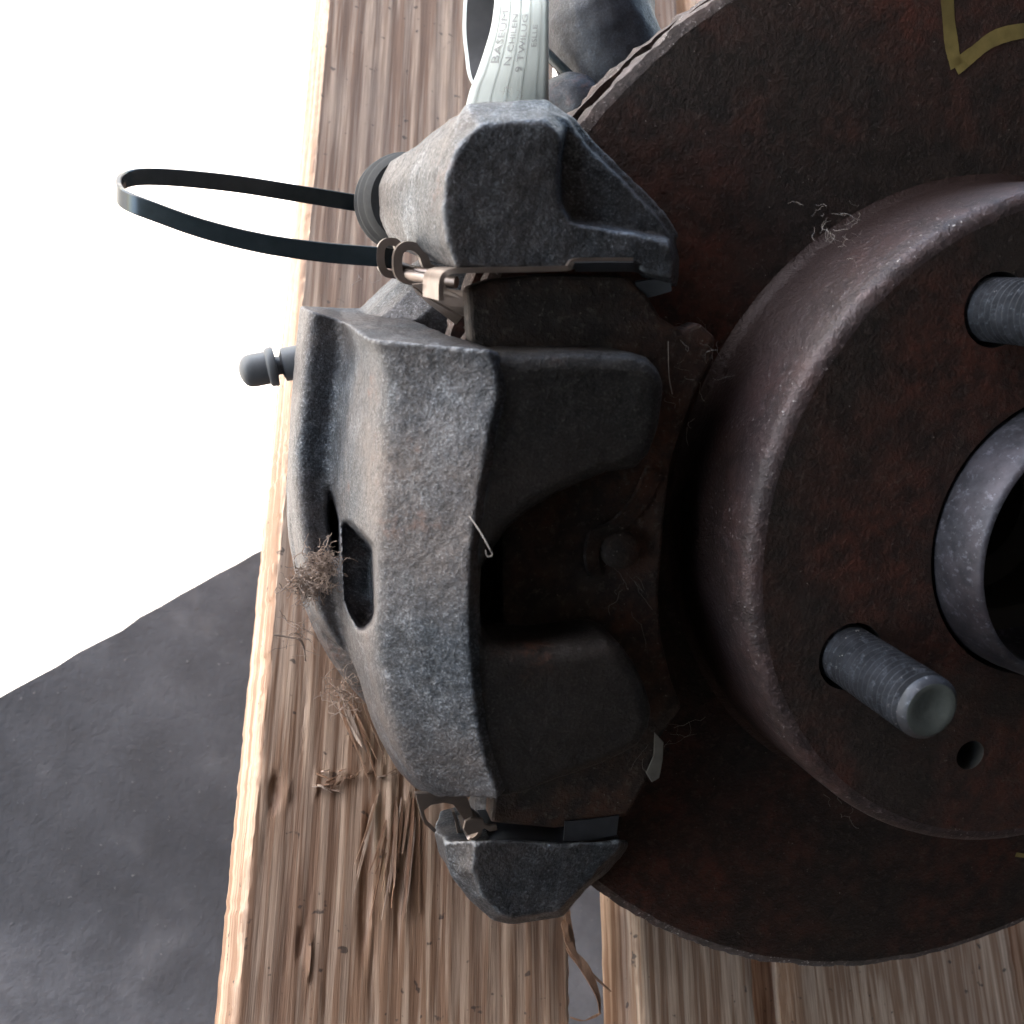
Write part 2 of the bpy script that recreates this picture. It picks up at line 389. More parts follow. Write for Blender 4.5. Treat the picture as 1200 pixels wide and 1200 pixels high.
for yb in (Y0 + .002, Y1 - .09):
    bevel(mk('bearer', *box((x1l + .02, yb, 0), (x3l + .198, yb + .085, BOARD_Z - TH - .0005)), M_W[3], pal, smooth=False), 2)

# ---------------------------------------------------------------- brake disc (rotor) with its hat
HH = 30.1; RH = 68.6                                 # hat height and radius (mm)
disc = thing('brake_disc', 'dark rusty ventilated brake disc with raised hat and yellow paint mark', 'brake disc', D(0, -122, -10))
def rimjit(amp):
    a = rng.normal(0, amp, 720)
    a = np.convolve(np.r_[a, a[:6]], np.ones(3) / 3, 'same')[:720]
    return a
def ring_plate(h1, h0, name, rin, backp=False):
    ja, jb = rimjit(.3), rimjit(.55)
    def jit(k, i): return {1: ja[k] * .5, 2: ja[k], 3: jb[k], 4: jb[k]}.get(i, 0)
    v, f = lathe([(rin, h1), (119.8, h1), (121.8, h1 - (.15 if backp else .8)), (122, h0 + .9), (121.2, h0), (rin, h0), (rin, h1)], seg=720, jit=jit)
    o = mk(name, v, f, M_DISC, disc); o.data.materials.append(M_RIM)
    n = 7
    for k, p in enumerate(o.data.polygons):
        if (k % 6) in ((2, 3) if backp else (1, 2, 3)): p.material_index = 1
    return o
ring_plate(0, -6.5, 'friction_ring', 66); ring_plate(-13, -20.5, 'friction_ring', 70, True)
mb = MB()
for k in range(40):                                  # cooling vanes between the two rings
    a = 2 * math.pi * k / 40; ca, sa = math.cos(a), math.sin(a); q = []
    for h in (-6.7, -12.8):
        for r, s in ((80, -2), (113, -2), (113, 2), (80, 2)): q.append(D(r * ca - s * sa, r * sa + s * ca, h))
    mb.add(q, [(0, 1, 2, 3), (7, 6, 5, 4), (0, 4, 5, 1), (1, 5, 6, 2), (2, 6, 7, 3), (3, 7, 4, 0)])
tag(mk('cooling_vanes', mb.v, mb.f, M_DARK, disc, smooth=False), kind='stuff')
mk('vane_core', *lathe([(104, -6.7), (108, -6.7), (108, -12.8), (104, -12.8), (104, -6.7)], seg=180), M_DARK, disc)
s1 = uvh(P(998, 776, HH)); s2 = uvh(P(1176, 367, HH))
ang1 = math.atan2(s1[1], s1[0]); ang2 = math.atan2(s2[1], s2[0])
SA = (ang1 + ang2 + math.pi / 2) / 2 if ((ang1 - ang2) % (2 * math.pi)) < math.pi else (ang1 + ang2 - math.pi / 2) / 2
SR = 50.0
studs = [(SR * math.cos(SA + k * math.pi / 2), SR * math.sin(SA + k * math.pi / 2)) for k in range(4)]
sh = uvh(P(1137, 885, HH)); small = [(sh[0], sh[1]), (-sh[0], -sh[1])]
def mat_hat():  # rust plus painted-in caliper shade, darkening the wall towards its base
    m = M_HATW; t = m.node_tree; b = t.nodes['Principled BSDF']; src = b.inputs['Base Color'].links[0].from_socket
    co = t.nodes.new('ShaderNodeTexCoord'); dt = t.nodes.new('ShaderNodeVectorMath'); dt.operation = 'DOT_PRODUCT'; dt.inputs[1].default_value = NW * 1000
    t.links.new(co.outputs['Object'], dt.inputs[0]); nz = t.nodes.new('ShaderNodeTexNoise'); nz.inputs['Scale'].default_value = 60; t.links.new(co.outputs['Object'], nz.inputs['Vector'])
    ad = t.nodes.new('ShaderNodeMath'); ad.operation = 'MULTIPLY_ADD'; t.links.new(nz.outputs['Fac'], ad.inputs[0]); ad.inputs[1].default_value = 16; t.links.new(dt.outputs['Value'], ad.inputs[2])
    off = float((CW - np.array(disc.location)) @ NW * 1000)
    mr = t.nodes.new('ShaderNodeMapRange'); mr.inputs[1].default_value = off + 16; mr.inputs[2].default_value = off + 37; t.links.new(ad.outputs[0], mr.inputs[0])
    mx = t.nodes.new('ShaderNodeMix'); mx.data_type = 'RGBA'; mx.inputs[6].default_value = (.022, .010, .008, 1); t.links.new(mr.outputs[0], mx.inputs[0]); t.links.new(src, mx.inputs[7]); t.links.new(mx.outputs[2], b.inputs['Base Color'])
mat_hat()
def hat():
    v, f = lathe([(72.5, -.4), (70.6, .6), (69.8, 3), (69.2, 22), (68.9, 27.4), (68.3, 29.0), (66.8, 30.0), (65.6, HH)], seg=256)
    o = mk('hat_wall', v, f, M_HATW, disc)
    bm = bmesh.new(); loops = [(0, 0, 65.6, 256), (0, 0, 29.6, 96)] + [(u, w_, 7.0, 40) for u, w_ in studs] + [(u, w_, 3.3, 24) for u, w_ in small]
    for (cu, cv, r, n) in loops:
        vs = [bm.verts.new((cu + r * math.cos(2 * math.pi * k / n), cv + r * math.sin(2 * math.pi * k / n), 0)) for k in range(n)]
        for k in range(n): bm.edges.new((vs[k], vs[(k + 1) % n]))
    bmesh.ops.triangle_fill(bm, use_beauty=True, use_dissolve=False, edges=bm.edges[:])
    bm.verts.index_update(); vv = [D(x.co.x, x.co.y, HH) for x in bm.verts]; ff = [[q.index for q in p.verts] for p in bm.faces]; bm.free()
    mk('hat_face', vv, ff, M_DISC, disc, smooth=False)
    for (cu, cv, r, n) in loops[1:]:
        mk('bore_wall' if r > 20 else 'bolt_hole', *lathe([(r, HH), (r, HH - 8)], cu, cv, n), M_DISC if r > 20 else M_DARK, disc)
hat()
def paint(pts, wd):
    p = cr([P(x, y, .0) for x, y in pts], 24); e1 = []; e2 = []
    for i in range(len(p)):
        t = p[min(i + 1, len(p) - 1)] - p[max(i - 1, 0)]; t /= np.linalg.norm(t); c = np.cross(NW, t) * wd / 2000
        k = 1 + .05 * math.sin(i * .6) + rng.normal(0, .015); e1.append(p[i] - c * k + NW * .00012); e2.append(p[i] + c * k + NW * .00012)
    return e1, e2
for pts, wd in (([(1108, -40), (1111, 20), (1116, 60), (1121, 78)], 3.0), ([(1119, 80), (1140, 63), (1165, 45), (1200, 36), (1250, 34)], 3.0), ([(1190, 1001), (1204, 1003), (1225, 1004)], 1.2)):
    e1, e2 = paint(pts, wd); k = len(e1); mk('paint_mark', e1 + e2, [(i, i + 1, k + i + 1, k + i) for i in range(k - 1)], M_PAINT, disc, smooth=False)

# ---------------------------------------------------------------- wheel hub with its studs
hub = thing('wheel_hub', 'steel wheel hub with centre ring and threaded studs through the hat', 'wheel hub', D(0, 0, 10))
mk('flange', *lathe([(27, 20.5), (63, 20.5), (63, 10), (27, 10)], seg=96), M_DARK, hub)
v, f = lathe([(28.6, 18), (28.6, 31), (28.0, 36.5), (26.9, 39.8), (26.4, 40.5), (25.9, 40.6), (25.5, 39.8), (25.2, 36), (25.0, 20), (23.5, 18.5), (21.2, 4), (18, 2), (17.5, -20)], seg=128)
mk('pilot_ring', v, f, M_HUB, hub)
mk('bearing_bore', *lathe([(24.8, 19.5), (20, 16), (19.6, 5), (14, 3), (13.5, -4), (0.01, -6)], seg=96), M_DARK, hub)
def stud(cu, cv):
    prof = [(0.01, 12), (6.0, 12), (6.0, 28)]; h = 28.0; p = 1.5
    while h < 53.2: prof += [(5.98, h + .15), (5.98, h + .33), (5.15, h + .85), (5.15, h + 1.0)]; h += p
    prof += [(5.9, h + .1), (5.85, h + .5), (4.9, h + 1.5)]; top = h + 1.5
    v, f = lathe(prof, cu, cv, 48)
    o = mk('stud', v, f, M_STUD, hub)
    mk('stud_end', *lathe([(4.9, top), (4.7, top + .04), (3.6, top - .02), (2.6, top - .35), (0.01, top - .5)], cu, cv, 32), M_STUDEND, o)
for c_ in studs: stud(*c_)

# ---------------------------------------------------------------- caliper
calp = thing('brake_caliper', 'grey cast iron brake caliper clamped over the disc edge', 'brake caliper', P(560, 930, 0))
hA, hB, hC, hD, hE = 30, 19, -24, -23, -46
rows = [  # A edge, B ridge, C valley, D swell, E outline
    [(571, 409), (431, 398), (402, 376), (360, 362), (350, 358)],
    [(581, 438), (444, 420), (408, 408), (355, 405), (345, 400)],
    [(582, 466), (447, 460), (402, 450), (351, 450), (341, 450)],
    [(573, 502), (446, 510), (396, 500), (347, 502), (337, 510)],
    [(563, 560), (443, 570), (391, 560), (345, 560), (335, 560)],
    [(554, 620), (441, 630), (393, 622), (350, 620), (340, 620)],
    [(549, 680), (440, 690), (397, 690), (361, 688), (352, 680)],
    [(549, 740), (438, 748), (406, 748), (386, 745), (378, 742)],
    [(553, 800), (447, 812), (422, 806)],
    [(560, 850), (463, 868), (440, 860)],
    [(568, 890), (482, 906), (462, 898)],
    [(577, 916), (497, 924), (480, 919)],
    [(583, 936), (512, 934), (492, 928)]]
def uv_r(p, dr=0, h=None):
    a = uvh(p); r = math.hypot(a[0], a[1]); k = (r + dr) / r; return np.array([a[0] * k, a[1] * k, a[2] if h is None else h])
ctrl = []
for i, rw in enumerate(rows):
    A = uvh(P(*rw[0], hA)); B = uvh(P(*rw[1], hB)); c0 = P(*rw[2], hC); Cc = uvh(c0)
    if len(rw) == 5:
        Dd = uvh(P(*rw[3], hD)); Ee = uvh(P(*rw[4], hE)); Ff = uv_r(P(*rw[4], hE), -6, -68)
        gb = -72
    else:
        Dd = uv_r(c0, -3, -27); Ee = uv_r(c0, -6, -34); Ff = uv_r(c0, -8, -38); gb = -40
    th = math.atan2(A[1], A[0]); rr = lambda r, h: np.array([r * math.cos(th), r * math.sin(th), h])
    rA = math.hypot(A[0], A[1])
    ctrl.append([A, B, Cc, Dd, Ee, Ff, rr(129, gb), rr(127, gb), rr(126.5, -27), rr(126.5, 7), rr(max(rA - 6, 112), 12), rr(rA - 2.5, 28.6)])
ctrl = np.array(ctrl)                                # rows x 12 x 3
NR = 150; dense = np.stack([cr(ctrl[:, j], NR) for j in range(ctrl.shape[1])], 1)
seg_n = [34, 22, 14, 14, 10, 6, 3, 8, 8, 6, 4, 3]
loops = []
for r in dense:
    pts = []
    for j in range(12):
        a, b = r[j], r[(j + 1) % 12]
        for k in range(seg_n[j]): pts.append(a + (b - a) * k / seg_n[j])
    loops.append(pts)
G = np.array(loops)                                  # NR x K x 3
K = G.shape[1]
for it in range(10):                                 # round the ridge, valley and swell, keep the sharp outboard edge
    S = (np.roll(G, 1, 1) + np.roll(G, -1, 1)) / 2; wgt = np.zeros(K); wgt[6:90] = .6
    G = G + (S - G) * wgt[None, :, None]
Gw = np.array([[D(*p) for p in r] for r in G])
du = np.roll(Gw, -1, 1) - np.roll(Gw, 1, 1); dv = np.gradient(Gw, axis=0); nrm = np.cross(du, dv); nrm /= (np.linalg.norm(nrm, axis=2, keepdims=True) + 1e-12)
cen = Gw.mean(axis=(0, 1)); flip = np.sign(((Gw - cen) * nrm).sum()) ; nrm *= flip
def poly_mask(px, poly, soft):
    "1 inside a pixel polygon, falling to 0 over soft pixels"
    x, y = px[..., 0], px[..., 1]; ins = np.zeros(x.shape, bool); dist = np.full(x.shape, 1e9); n = len(poly)
    for i in range(n):
        (x0, y0), (x1, y1) = poly[i], poly[(i + 1) % n]
        cond = ((y0 > y) != (y1 > y)) & (x < (x1 - x0) * (y - y0) / (y1 - y0 + 1e-9) + x0); ins ^= cond
        t = np.clip(((x - x0) * (x1 - x0) + (y - y0) * (y1 - y0)) / ((x1 - x0) ** 2 + (y1 - y0) ** 2), 0, 1)
        dist = np.minimum(dist, np.hypot(x - x0 - t * (x1 - x0), y - y0 - t * (y1 - y0)))
    s = np.where(ins, dist, -dist); return np.clip(s / soft + .5, 0, 1)
front = np.zeros(K, bool); front[:94] = True
pxs = np.array([[PX(p) for p in r] for r in Gw])
pocket = poly_mask(pxs, [(401, 614), (405, 611), (414, 616), (432, 634), (437, 642), (440, 716), (437, 728), (428, 736), (420, 735), (408, 714), (404, 704)], 3) * front[None]
gap = poly_mask(pxs, [(386, 572), (396, 612), (397, 652), (391, 650), (387, 610)], 4) * front[None]
for m_, hf in ((pocket, -20.0), (gap, -40.0)):        # recess floors parallel to the disc
    for i, k in zip(*np.nonzero(m_ > 0)):
        q_ = P(pxs[i, k, 0], pxs[i, k, 1], hf); Gw[i, k] = Gw[i, k] * (1 - m_[i, k]) + q_ * m_[i, k]
mb = MB(); vv = Gw.reshape(-1, 3); ff = []
for i in range(NR - 1):
    for k in range(K):
        q = (k + 1) % K; ff.append((i * K + k, i * K + q, (i + 1) * K + q, (i + 1) * K + k))
ff.append(tuple(range(K))[::-1]); ff.append(tuple(range((NR - 1) * K, NR * K)))
mb.add(vv, ff)
# piston housing behind the bridge
q = np.array([uvh(P(x, y, -58))[:2] for x, y in ((337, 560), (350, 672), (372, 740), (398, 782), (420, 800))])
Aq = np.c_[2 * q, np.ones(len(q))]; sol = np.linalg.lstsq(Aq, (q ** 2).sum(1), rcond=None)[0]; hc = sol[:2]; hr = math.sqrt(sol[2] + hc @ hc)
mb.add(*lathe([(0.01, -34), (hr - 7, -35), (hr - 2, -40), (hr, -48), (hr, -66), (hr - 3, -71), (0.01, -72)], hc[0], hc[1], 72))
body = mk('caliper_body', mb.v, mb.f, M_BODY, calp)
remesh(body, .5, 3, [(1.6, .22), (9, .5)])
fing = [(581, 416), (600, 414), (680, 413), (745, 415), (765, 421), (778, 434), (783, 450), (782, 476), (777, 508), (766, 535), (750, 552), (717, 557), (690, 568), (655, 583), (627, 600), (600, 623), (580, 650), (565, 676),
        (561, 705), (564, 735), (575, 750), (597, 759), (640, 762), (683, 757), (715, 754), (734, 762), (750, 785), (763, 815), (769, 838), (765, 858), (751, 878), (713, 900), (663, 917), (613, 929), (585, 935), (570, 885), (561, 830), (557, 760), (557, 690), (561, 620), (570, 560), (580, 500), (586, 460)]
top = [P(x, y, 29.0) for x, y in fing]; cen2 = np.mean(top, axis=0)
def inset(pts, d):
    n = len(pts); o = []
    for i in range(n):
        t = pts[(i + 1) % n] - pts[i - 1]; t /= np.linalg.norm(t); o.append(pts[i] + np.cross(NW, t) * (d if 0 < i < 33 else 0) / 1000)
    return o
# clockwise on screen: inset direction sign checked by area
ar = sum(uvh(top[i])[0] * uvh(top[(i + 1) % len(top)])[1] - uvh(top[(i + 1) % len(top)])[0] * uvh(top[i])[1] for i in range(len(top)))
sg = 1 if ar > 0 else -1
lay = [[p - NW * .014 for p in top], [p - NW * .0028 for p in top], [p - NW * .0009 for p in inset(top, .8 * sg)], inset(top, 2.6 * sg)]
v, f = loft(lay, fn=lambda *a: np.array(a))
fg = mk('caliper_fingers', v, f, mat_cast('cast_iron_fingers', dark=(.018, .016, .015), light=(.13, .12, .115), dust=(.032, .023, .019), dust_amt=.7, metal=.3, bump=.45, worn=.15), calp)
remesh(fg, .55, 3, [(7, .4)])
# bleed screw with rubber cap
ax = P(280, 437, -56) - P(350, 424, -56); ax /= np.linalg.norm(ax); b0 = P(350, 424, -56)
def tb(px): return float((P(px, 432, -56) - b0) @ ax * 1000)
mk('bleed_screw', *lathe_axis([(0.01, -4), (4.0, -4), (4.0, tb(335)), (3.9, tb(333)), (2.2, tb(330)), (2.2, tb(318)), (0.01, tb(318))], b0, ax), M_CAP, calp)
cap = mk('bleed_cap', *lathe_axis([(0.01, tb(325)), (2.4, tb(325)), (4.5, tb(324)), (4.7, tb(322)), (4.6, tb(316)), (4.35, tb(314)), (3.9, tb(313)), (3.9, tb(296)), (3.75, tb(290)), (3.2, tb(285)), (2.2, tb(281.5)), (1, tb(279.5)), (0.01, tb(279))], b0, ax), M_CAP, calp)

# ---------------------------------------------------------------- caliper bracket: upper and lower abutments
brk = thing('caliper_bracket', 'dark cast caliper bracket holding the pads above and below the caliper', 'bracket', P(600, 1080, 10))
def solid(parts, name, mat, noise=((1.8, .22), (9, .7)), vox=.6, sm=3):
    mb = MB()
    for v, f in parts: mb.add(v, f)
    return remesh(mk(name, mb.v, mb.f, mat, brk), vox, sm, list(noise))
# upper: front block, lower bar, web, pin boss
Ft = [(562, 146), (600, 142), (640, 142), (657, 160), (654, 210), (656, 238), (668, 262), (730, 272), (782, 283), (790, 305), (786, 326), (752, 318), (744, 311), (640, 314), (534, 314), (523, 285), (518, 245), (522, 205), (536, 172)]
Mt = [(546, 123), (600, 119), (641, 118), (668, 136), (662, 205), (662, 236), (674, 256), (735, 264), (788, 276), (796, 303), (793, 336), (752, 324), (744, 313), (640, 316), (530, 316), (512, 290), (505, 245), (510, 200), (524, 160)]
up1 = loft([[(x, y, 4) for x, y in Mt], [(x, y, 13) for x, y in Mt], [(x, y, 21) for x, y in Ft]])
web = loft([[(x, y, 3) for x, y in ((640, 130), (667, 136), (690, 170), (738, 215), (774, 252), (793, 282), (700, 300), (640, 300))], [(x, y, 16.8) for x, y in ((640, 132), (665, 139), (688, 173), (735, 218), (771, 255), (789, 283), (700, 300), (640, 300))]])
rim = tube(cr([P(x, y, 11) for x, y in ((664, 140), (690, 172), (737, 217), (773, 254), (790, 282))], 14), 1.3)
boss = loft([[(x, y, 14) for x, y in ((548, 128), (640, 122), (640, 200), (600, 314), (530, 314), (511, 285), (506, 245), (511, 200), (526, 160))],
             [(x, y, -12) for x, y in ((518, 146), (600, 120), (610, 190), (580, 300), (510, 308), (484, 285), (474, 245), (476, 205), (494, 168))],
             [(x, y, -38) for x, y in ((482, 178), (560, 150), (580, 190), (550, 270), (500, 296), (462, 290), (444, 258), (442, 218), (456, 190))]])
solid([up1, web, rim, boss], 'upper_abutment', M_BRACKET)
# lower
Fl = [(556, 985), (600, 985), (660, 988), (700, 986), (708, 986), (716, 985), (722, 984), (727, 984), (729, 988), (726, 994), (720, 1001), (704, 1015), (690, 1032), (668, 1052), (655, 1068), (600, 1076), (585, 1072), (565, 1050), (553, 1020)]
Ml = [(520, 985), (590, 983), (655, 988), (700, 988), (712, 987), (722, 985), (730, 984), (735, 985), (736, 991), (733, 997), (726, 1006), (713, 1021), (692, 1036), (674, 1056), (660, 1074), (600, 1083), (578, 1079), (548, 1052), (528, 1026)]
lo1 = loft([[(x, y, 4) for x, y in Ml], [(x, y, 10) for x, y in Ml], [(x, y, 18) for x, y in Fl]])
lob = loft([[(x, y, 10) for x, y in ((523, 985), (600, 985), (640, 1000), (640, 1070), (600, 1080), (580, 1076), (550, 1051), (530, 1026))],
            [(x, y, -14) for x, y in ((508, 972), (560, 960), (600, 980), (610, 1020), (590, 1040), (560, 1040), (535, 1026), (514, 1000))],
            [(x, y, -30) for x, y in ((515, 950), (550, 940), (580, 960), (590, 990), (575, 1010), (550, 1010), (535, 1000), (520, 975))]])
solid([lo1, lob], 'lower_abutment', M_BRACKET)
# the beam behind the disc that ties the two abutments to each other
solid([tube(cr([P(540, 230, -34), D(-95, 50, -40), D(-90, 0, -44), D(-95, -60, -36), P(575, 985, -22)], 24), 8, 12)], 'tie_beam', M_BRACKET)
# slide pin boot
bo = P(480, 236, -42); 
v, f = lathe_axis([(0.01, 3), (9.0, 3), (10.2, 1.5), (10.4, .6), (8.6, -1.0), (8.6, -3), (10.8, -5.2), (11.0, -6), (10.8, -6.8), (8.8, -9), (8.8, -10.4), (10.9, -12.4), (11.0, -13.2), (9, -15.5), (6.5, -17), (5, -30), (0.01, -30)], bo, NW, 64)
mk('pin_boot', v, f, M_RUBBER, brk)

# ---------------------------------------------------------------- anti-rattle clips
def ribbon(pts, wd, th=.45, n=24, direction=None):
    p = cr([P(*q) for q in pts], n); d = (NW if direction is None else direction) * wd / 2000
    return strip([x - d for x in p], [x + d for x in p], th)
clu = thing('pad_clip', 'bent stainless pad clip between the upper bracket arm and the caliper', 'clip', P(530, 330, 0))
mk('spring_loop', *ribbon([(463, 322, -12), (452, 320, -12), (446, 310, -12), (446, 292, -12), (452, 284, -12), (463, 284, -12), (467, 291, -12)], 2.2, 1.5), M_CLIP, clu)
mk('spring_loop', *ribbon([(488, 330, -8), (474, 327, -8), (466, 318, -8), (466, 298, -8), (473, 289, -8), (484, 289, -8), (494, 297, -8), (500, 312, -8), (508, 316, -8)], 2.4, 1.7), M_CLIP, clu)
mk('spring_bar', *tube(cr([P(x, y, h) for x, y, h in ((470, 312, -10), (490, 318, -8), (520, 322, -4))], 8), .9), M_CLIP, clu)
mk('spring_bar', *tube(cr([P(x, y, h) for x, y, h in ((476, 322, -8), (500, 327, -4), (535, 331, 0))], 8), 1.2), M_CLIP, clu)
# sheet under the abutment, edge on to the camera, with its bent-down tab
pts = [(517, 352, 20), (517, 336, 20), (519, 325, 21), (526, 319, 22), (545, 317, 22.5), (600, 316, 22.5), (662, 314.5, 22.5), (668, 312, 22.5), (674, 306, 22.5), (700, 305, 22.5), (742, 305, 22.5)]
p = cr([P(*q) for q in pts], 60); mk('sheet', *strip(p, [x - NW * .016 for x in p], .9), M_CLIP, clu)
mk('front_tab', *strip([P(672, 307, 22.5), P(700, 306, 22.5), P(742, 306, 22.5), P(752, 316, 20)], [P(674, 317, 20), P(700, 317, 20), P(742, 317, 20), P(756, 321, 18)], .5), M_TAB, clu)
mk('end_tab', *strip([P(744, 330, 14), P(765, 327, 15), P(786, 325, 16)], [P(750, 350, 13), P(768, 346, 14), P(787, 341, 16)], .6), M_TAB, clu)
def flat(poly, hs, th, name, par, mat=None):
    top = [P(x, y, h) for (x, y), h in zip(poly, hs if hasattr(hs, '__len__') else [hs] * len(poly))]
    v, f = loft([[q - NW * th / 1000 for q in top], top], fn=lambda *a: np.array(a)); return bevel(mk(name, v, f, mat or M_CLIP, par, smooth=False), .15)
flat([(483, 333), (500, 331), (521, 333), (524, 338), (545, 341), (553, 346), (558, 354), (574, 355), (575, 361), (560, 363), (544, 371), (521, 358), (500, 346)], [2, 3, 5, 5, 7, 8, 8, 8, 7, 7, 4, 3, 2], .7, 'spring_leaf', clu)
mk('leaf_fold', *strip([P(484, 334, 1.5), P(500, 347, 1.5), P(521, 359, 2.5), P(542, 371, 3.5)], [P(488, 341, -6), P(502, 354, -6), P(518, 366, -5), P(535, 379, -4)], .6), M_CLIP, clu)
mk('leaf_curl', *ribbon([(549, 392, 4), (551, 378, 5), (557, 368, 6), (565, 366, 6), (571, 375, 6), (570, 390, 5)], 3.5, .7), M_CLIP, clu)
cll = thing('pad_clip', 'bent stainless pad clip between the caliper and the lower bracket arm', 'clip', P(530, 980, 0))
flat([(486, 929), (545, 931), (549, 938), (555, 957), (545, 962), (536, 950), (531, 943), (520, 941), (505, 944), (497, 950), (499, 962), (495, 962)], 15, .8, 'spring_leaf', cll)
mk('hook', *ribbon([(549, 958, 9), (556, 960, 10), (560, 966, 10), (556, 973, 10), (549, 976, 9), (545, 972, 8), (541, 962, 7)], 5, .8), M_CLIP, cll)
flat([(545, 963), (552, 959), (566, 960), (568, 966), (574, 968), (582, 967), (583, 973), (574, 975), (568, 971), (560, 976), (548, 979), (543, 972)], 18, .8, 'hook_tip', cll)
mk('inner_leg', *strip([P(529, 950, 4), P(533, 962, 3), P(536, 977, 2), P(543, 982, 2)], [P(532, 949, 4), P(536.5, 961, 3), P(540, 974, 2), P(546, 978, 2)], .9), M_CLIP, cll)
mk('outer_leg', *strip([P(486, 930, 6), P(490, 945, 2), P(497, 964, -4), P(508, 975, -8)], [P(490, 930, 6), P(494, 945, 2), P(500, 962, -4), P(510, 971, -8)], .8), M_CLIP, cll)
p = cr([P(*q) for q in ((575, 986, 13), (600, 985, 15), (655, 987, 15), (668, 985, 15), (690, 984, 15), (725, 982, 15))], 30); mk('sheet', *strip(p, [x - NW * .012 for x in p], .6), M_TAB, cll)
mk('front_tab', *strip([P(660, 985, 16), P(690, 985, 16), P(722, 978, 16)], [P(662, 962, 15), P(690, 960, 15), P(725, 955, 15)], .5), M_TAB, cll)

# ---------------------------------------------------------------- brake pad under the fingers
pad = thing('brake_pad', 'dark brake pad plate pressed against the disc under the caliper fingers', 'brake pad', P(680, 900, 8))
po = [(548, 338), (575, 328), (640, 322), (735, 324), (758, 345), (775, 372), (800, 388), (820, 378), (840, 396), (836, 420), (818, 455), (800, 500), (786, 545), (780, 600), (776, 650), (772, 700), (776, 750), (788, 800), (800, 830), (785, 850), (772, 870), (758, 915), (735, 958), (650, 972), (575, 965), (590, 800), (588, 600), (590, 460), (570, 412), (552, 400)]
v, f = plate(po, 9, 14.5); bevel(mk('backing_plate', v, f, M_PAD, pad, smooth=False), .8)
pi = [(620, 420), (700, 418), (760, 440), (776, 470), (770, 540), (764, 620), (760, 700), (765, 790), (740, 860), (620, 900), (610, 700)]
v, f = plate(pi, .4, 9.2); mk('friction_lining', v, f, M_PAD, pad, smooth=False)
mk('rivet', *lathe([(0.01, 17), (3, 16.8), (3.8, 16), (4, 14)], *uvh(P(728, 645, 16))[:2], 28), M_PAD, pad)
v, f = strip(cr([P(x, y, 16.5) for x, y in ((757, 548), (740, 585), (715, 612), (692, 622), (685, 650), (690, 675))], 24), cr([P(x, y, 15.0) for x, y in ((775, 556), (757, 592), (732, 618), (708, 630), (700, 650), (704, 675))], 24), .8)
mk('shim_edge', v, f, M_PAD, pad)

flat([(767, 858), (778, 870), (777, 890), (773, 912), (764, 917), (757, 906), (766, 886)], 15.5, .3, 'shim_flake', pad, mat_plain('shim_flake', (.13, .12, .105), .7, 0, 250, .5, .2))

# ---------------------------------------------------------------- black cable tie
tie = cr([(418, 238, -58), (350, 227, -52), (280, 216, -44), (215, 209, -36), (168, 207, -30), (146, 211, -26), (139, 220, -22), (146, 233, -18), (180, 247, -15), (240, 268, -13), (310, 285, -12), (380, 295, -12), (440, 300, -12), (462, 303, -12)], 90)
e1 = [P(x, y - 10 * (1 if i < 45 else 1.1), h) for i, (x, y, h) in enumerate(tie)]; e2 = [P(x, y + 10 * (1 if i < 45 else 1.25), h) for i, (x, y, h) in enumerate(tie)]
o = mk('cable_tie', *strip(e1, e2, 1.1), M_TIE); bevel(o, .25, 2)
tag(o, 'black plastic cable tie looped through the clip beside the rubber boot', 'cable tie')

# ---------------------------------------------------------------- paper label looped behind the bracket
lab = thing('paper_label', 'pale printed paper label looped behind the upper bracket arm', 'label', P(600, 118, -12))
Lf = [(545, 132, -16), (551, 106, -13), (560, 84, -10), (570, 55, -7), (577, 30, -5), (581, 0, -4), (583, -40, -6), (583, -75, -14), (582, -95, -26), (575, -90, -40), (560, -60, -48), (546, -20, -50), (542, 30, -50), (545, 65, -49), (549, 90, -47), (560, 110, -46)]
Rf = [(643, 132, -16), (643, 106, -13), (643, 84, -10), (643, 55, -7), (643, 30, -5), (643, 0, -4), (644, -40, -6), (645, -75, -14), (645, -95, -26), (642, -90, -40), (636, -60, -48), (630, -20, -50), (630, 30, -50), (630, 65, -49), (630, 90, -47), (632, 110, -46)]
LL = cr(Lf, 90); RR = cr(Rf, 90); gl = 13; v = []; f = []
def labpt(t, s, off=0):
    x = t * 89; i = min(int(x), 88); k = x - i; a = LL[i] + (LL[i + 1] - LL[i]) * k; b = RR[i] + (RR[i + 1] - RR[i]) * k
    q = a + (b - a) * s; q2 = q.copy(); q2[2] += 1.2 * math.sin(math.pi * s) + off + (s * 8 - 5 if t < .5 else 0) * min(1, max(0, (.5 - t) * 8)); return P(*q2)
for i in range(90):
    for j in range(gl): v.append(labpt(i / 89, j / (gl - 1)))
for i in range(89):
    for j in range(gl - 1): a = i * gl + j; f.append((a, a + 1, a + gl + 1, a + gl))
o = mk('paper_strip', v, f, M_PAPER, lab); sd = o.modifiers.new('thick', 'SOLIDIFY'); sd.thickness = .0006; sd.offset = 0
bv = []; bf = []
for i in range(34):
    for j in range(6): bv.append(labpt(.62 + .38 * i / 33, .05 + .95 * j / 5, .6))
for i in range(33):
    for j in range(5): a = i * 6 + j; bf.append((a, a + 1, a + 7, a + 6))
mk('label_inner_shade', bv, bf, M_INNER_SHADE, lab)  # dark sheet standing in for shade on the loop's inner face
T0, T1 = 1 / 15., 5.4 / 15.
def on_label(verts, faces, name, mat): return mk(name, [labpt(T0 + (T1 - T0) * a, b, .55) for a, b in verts], faces, mat, lab, smooth=False, recalc=False)
vs = []; fs = []
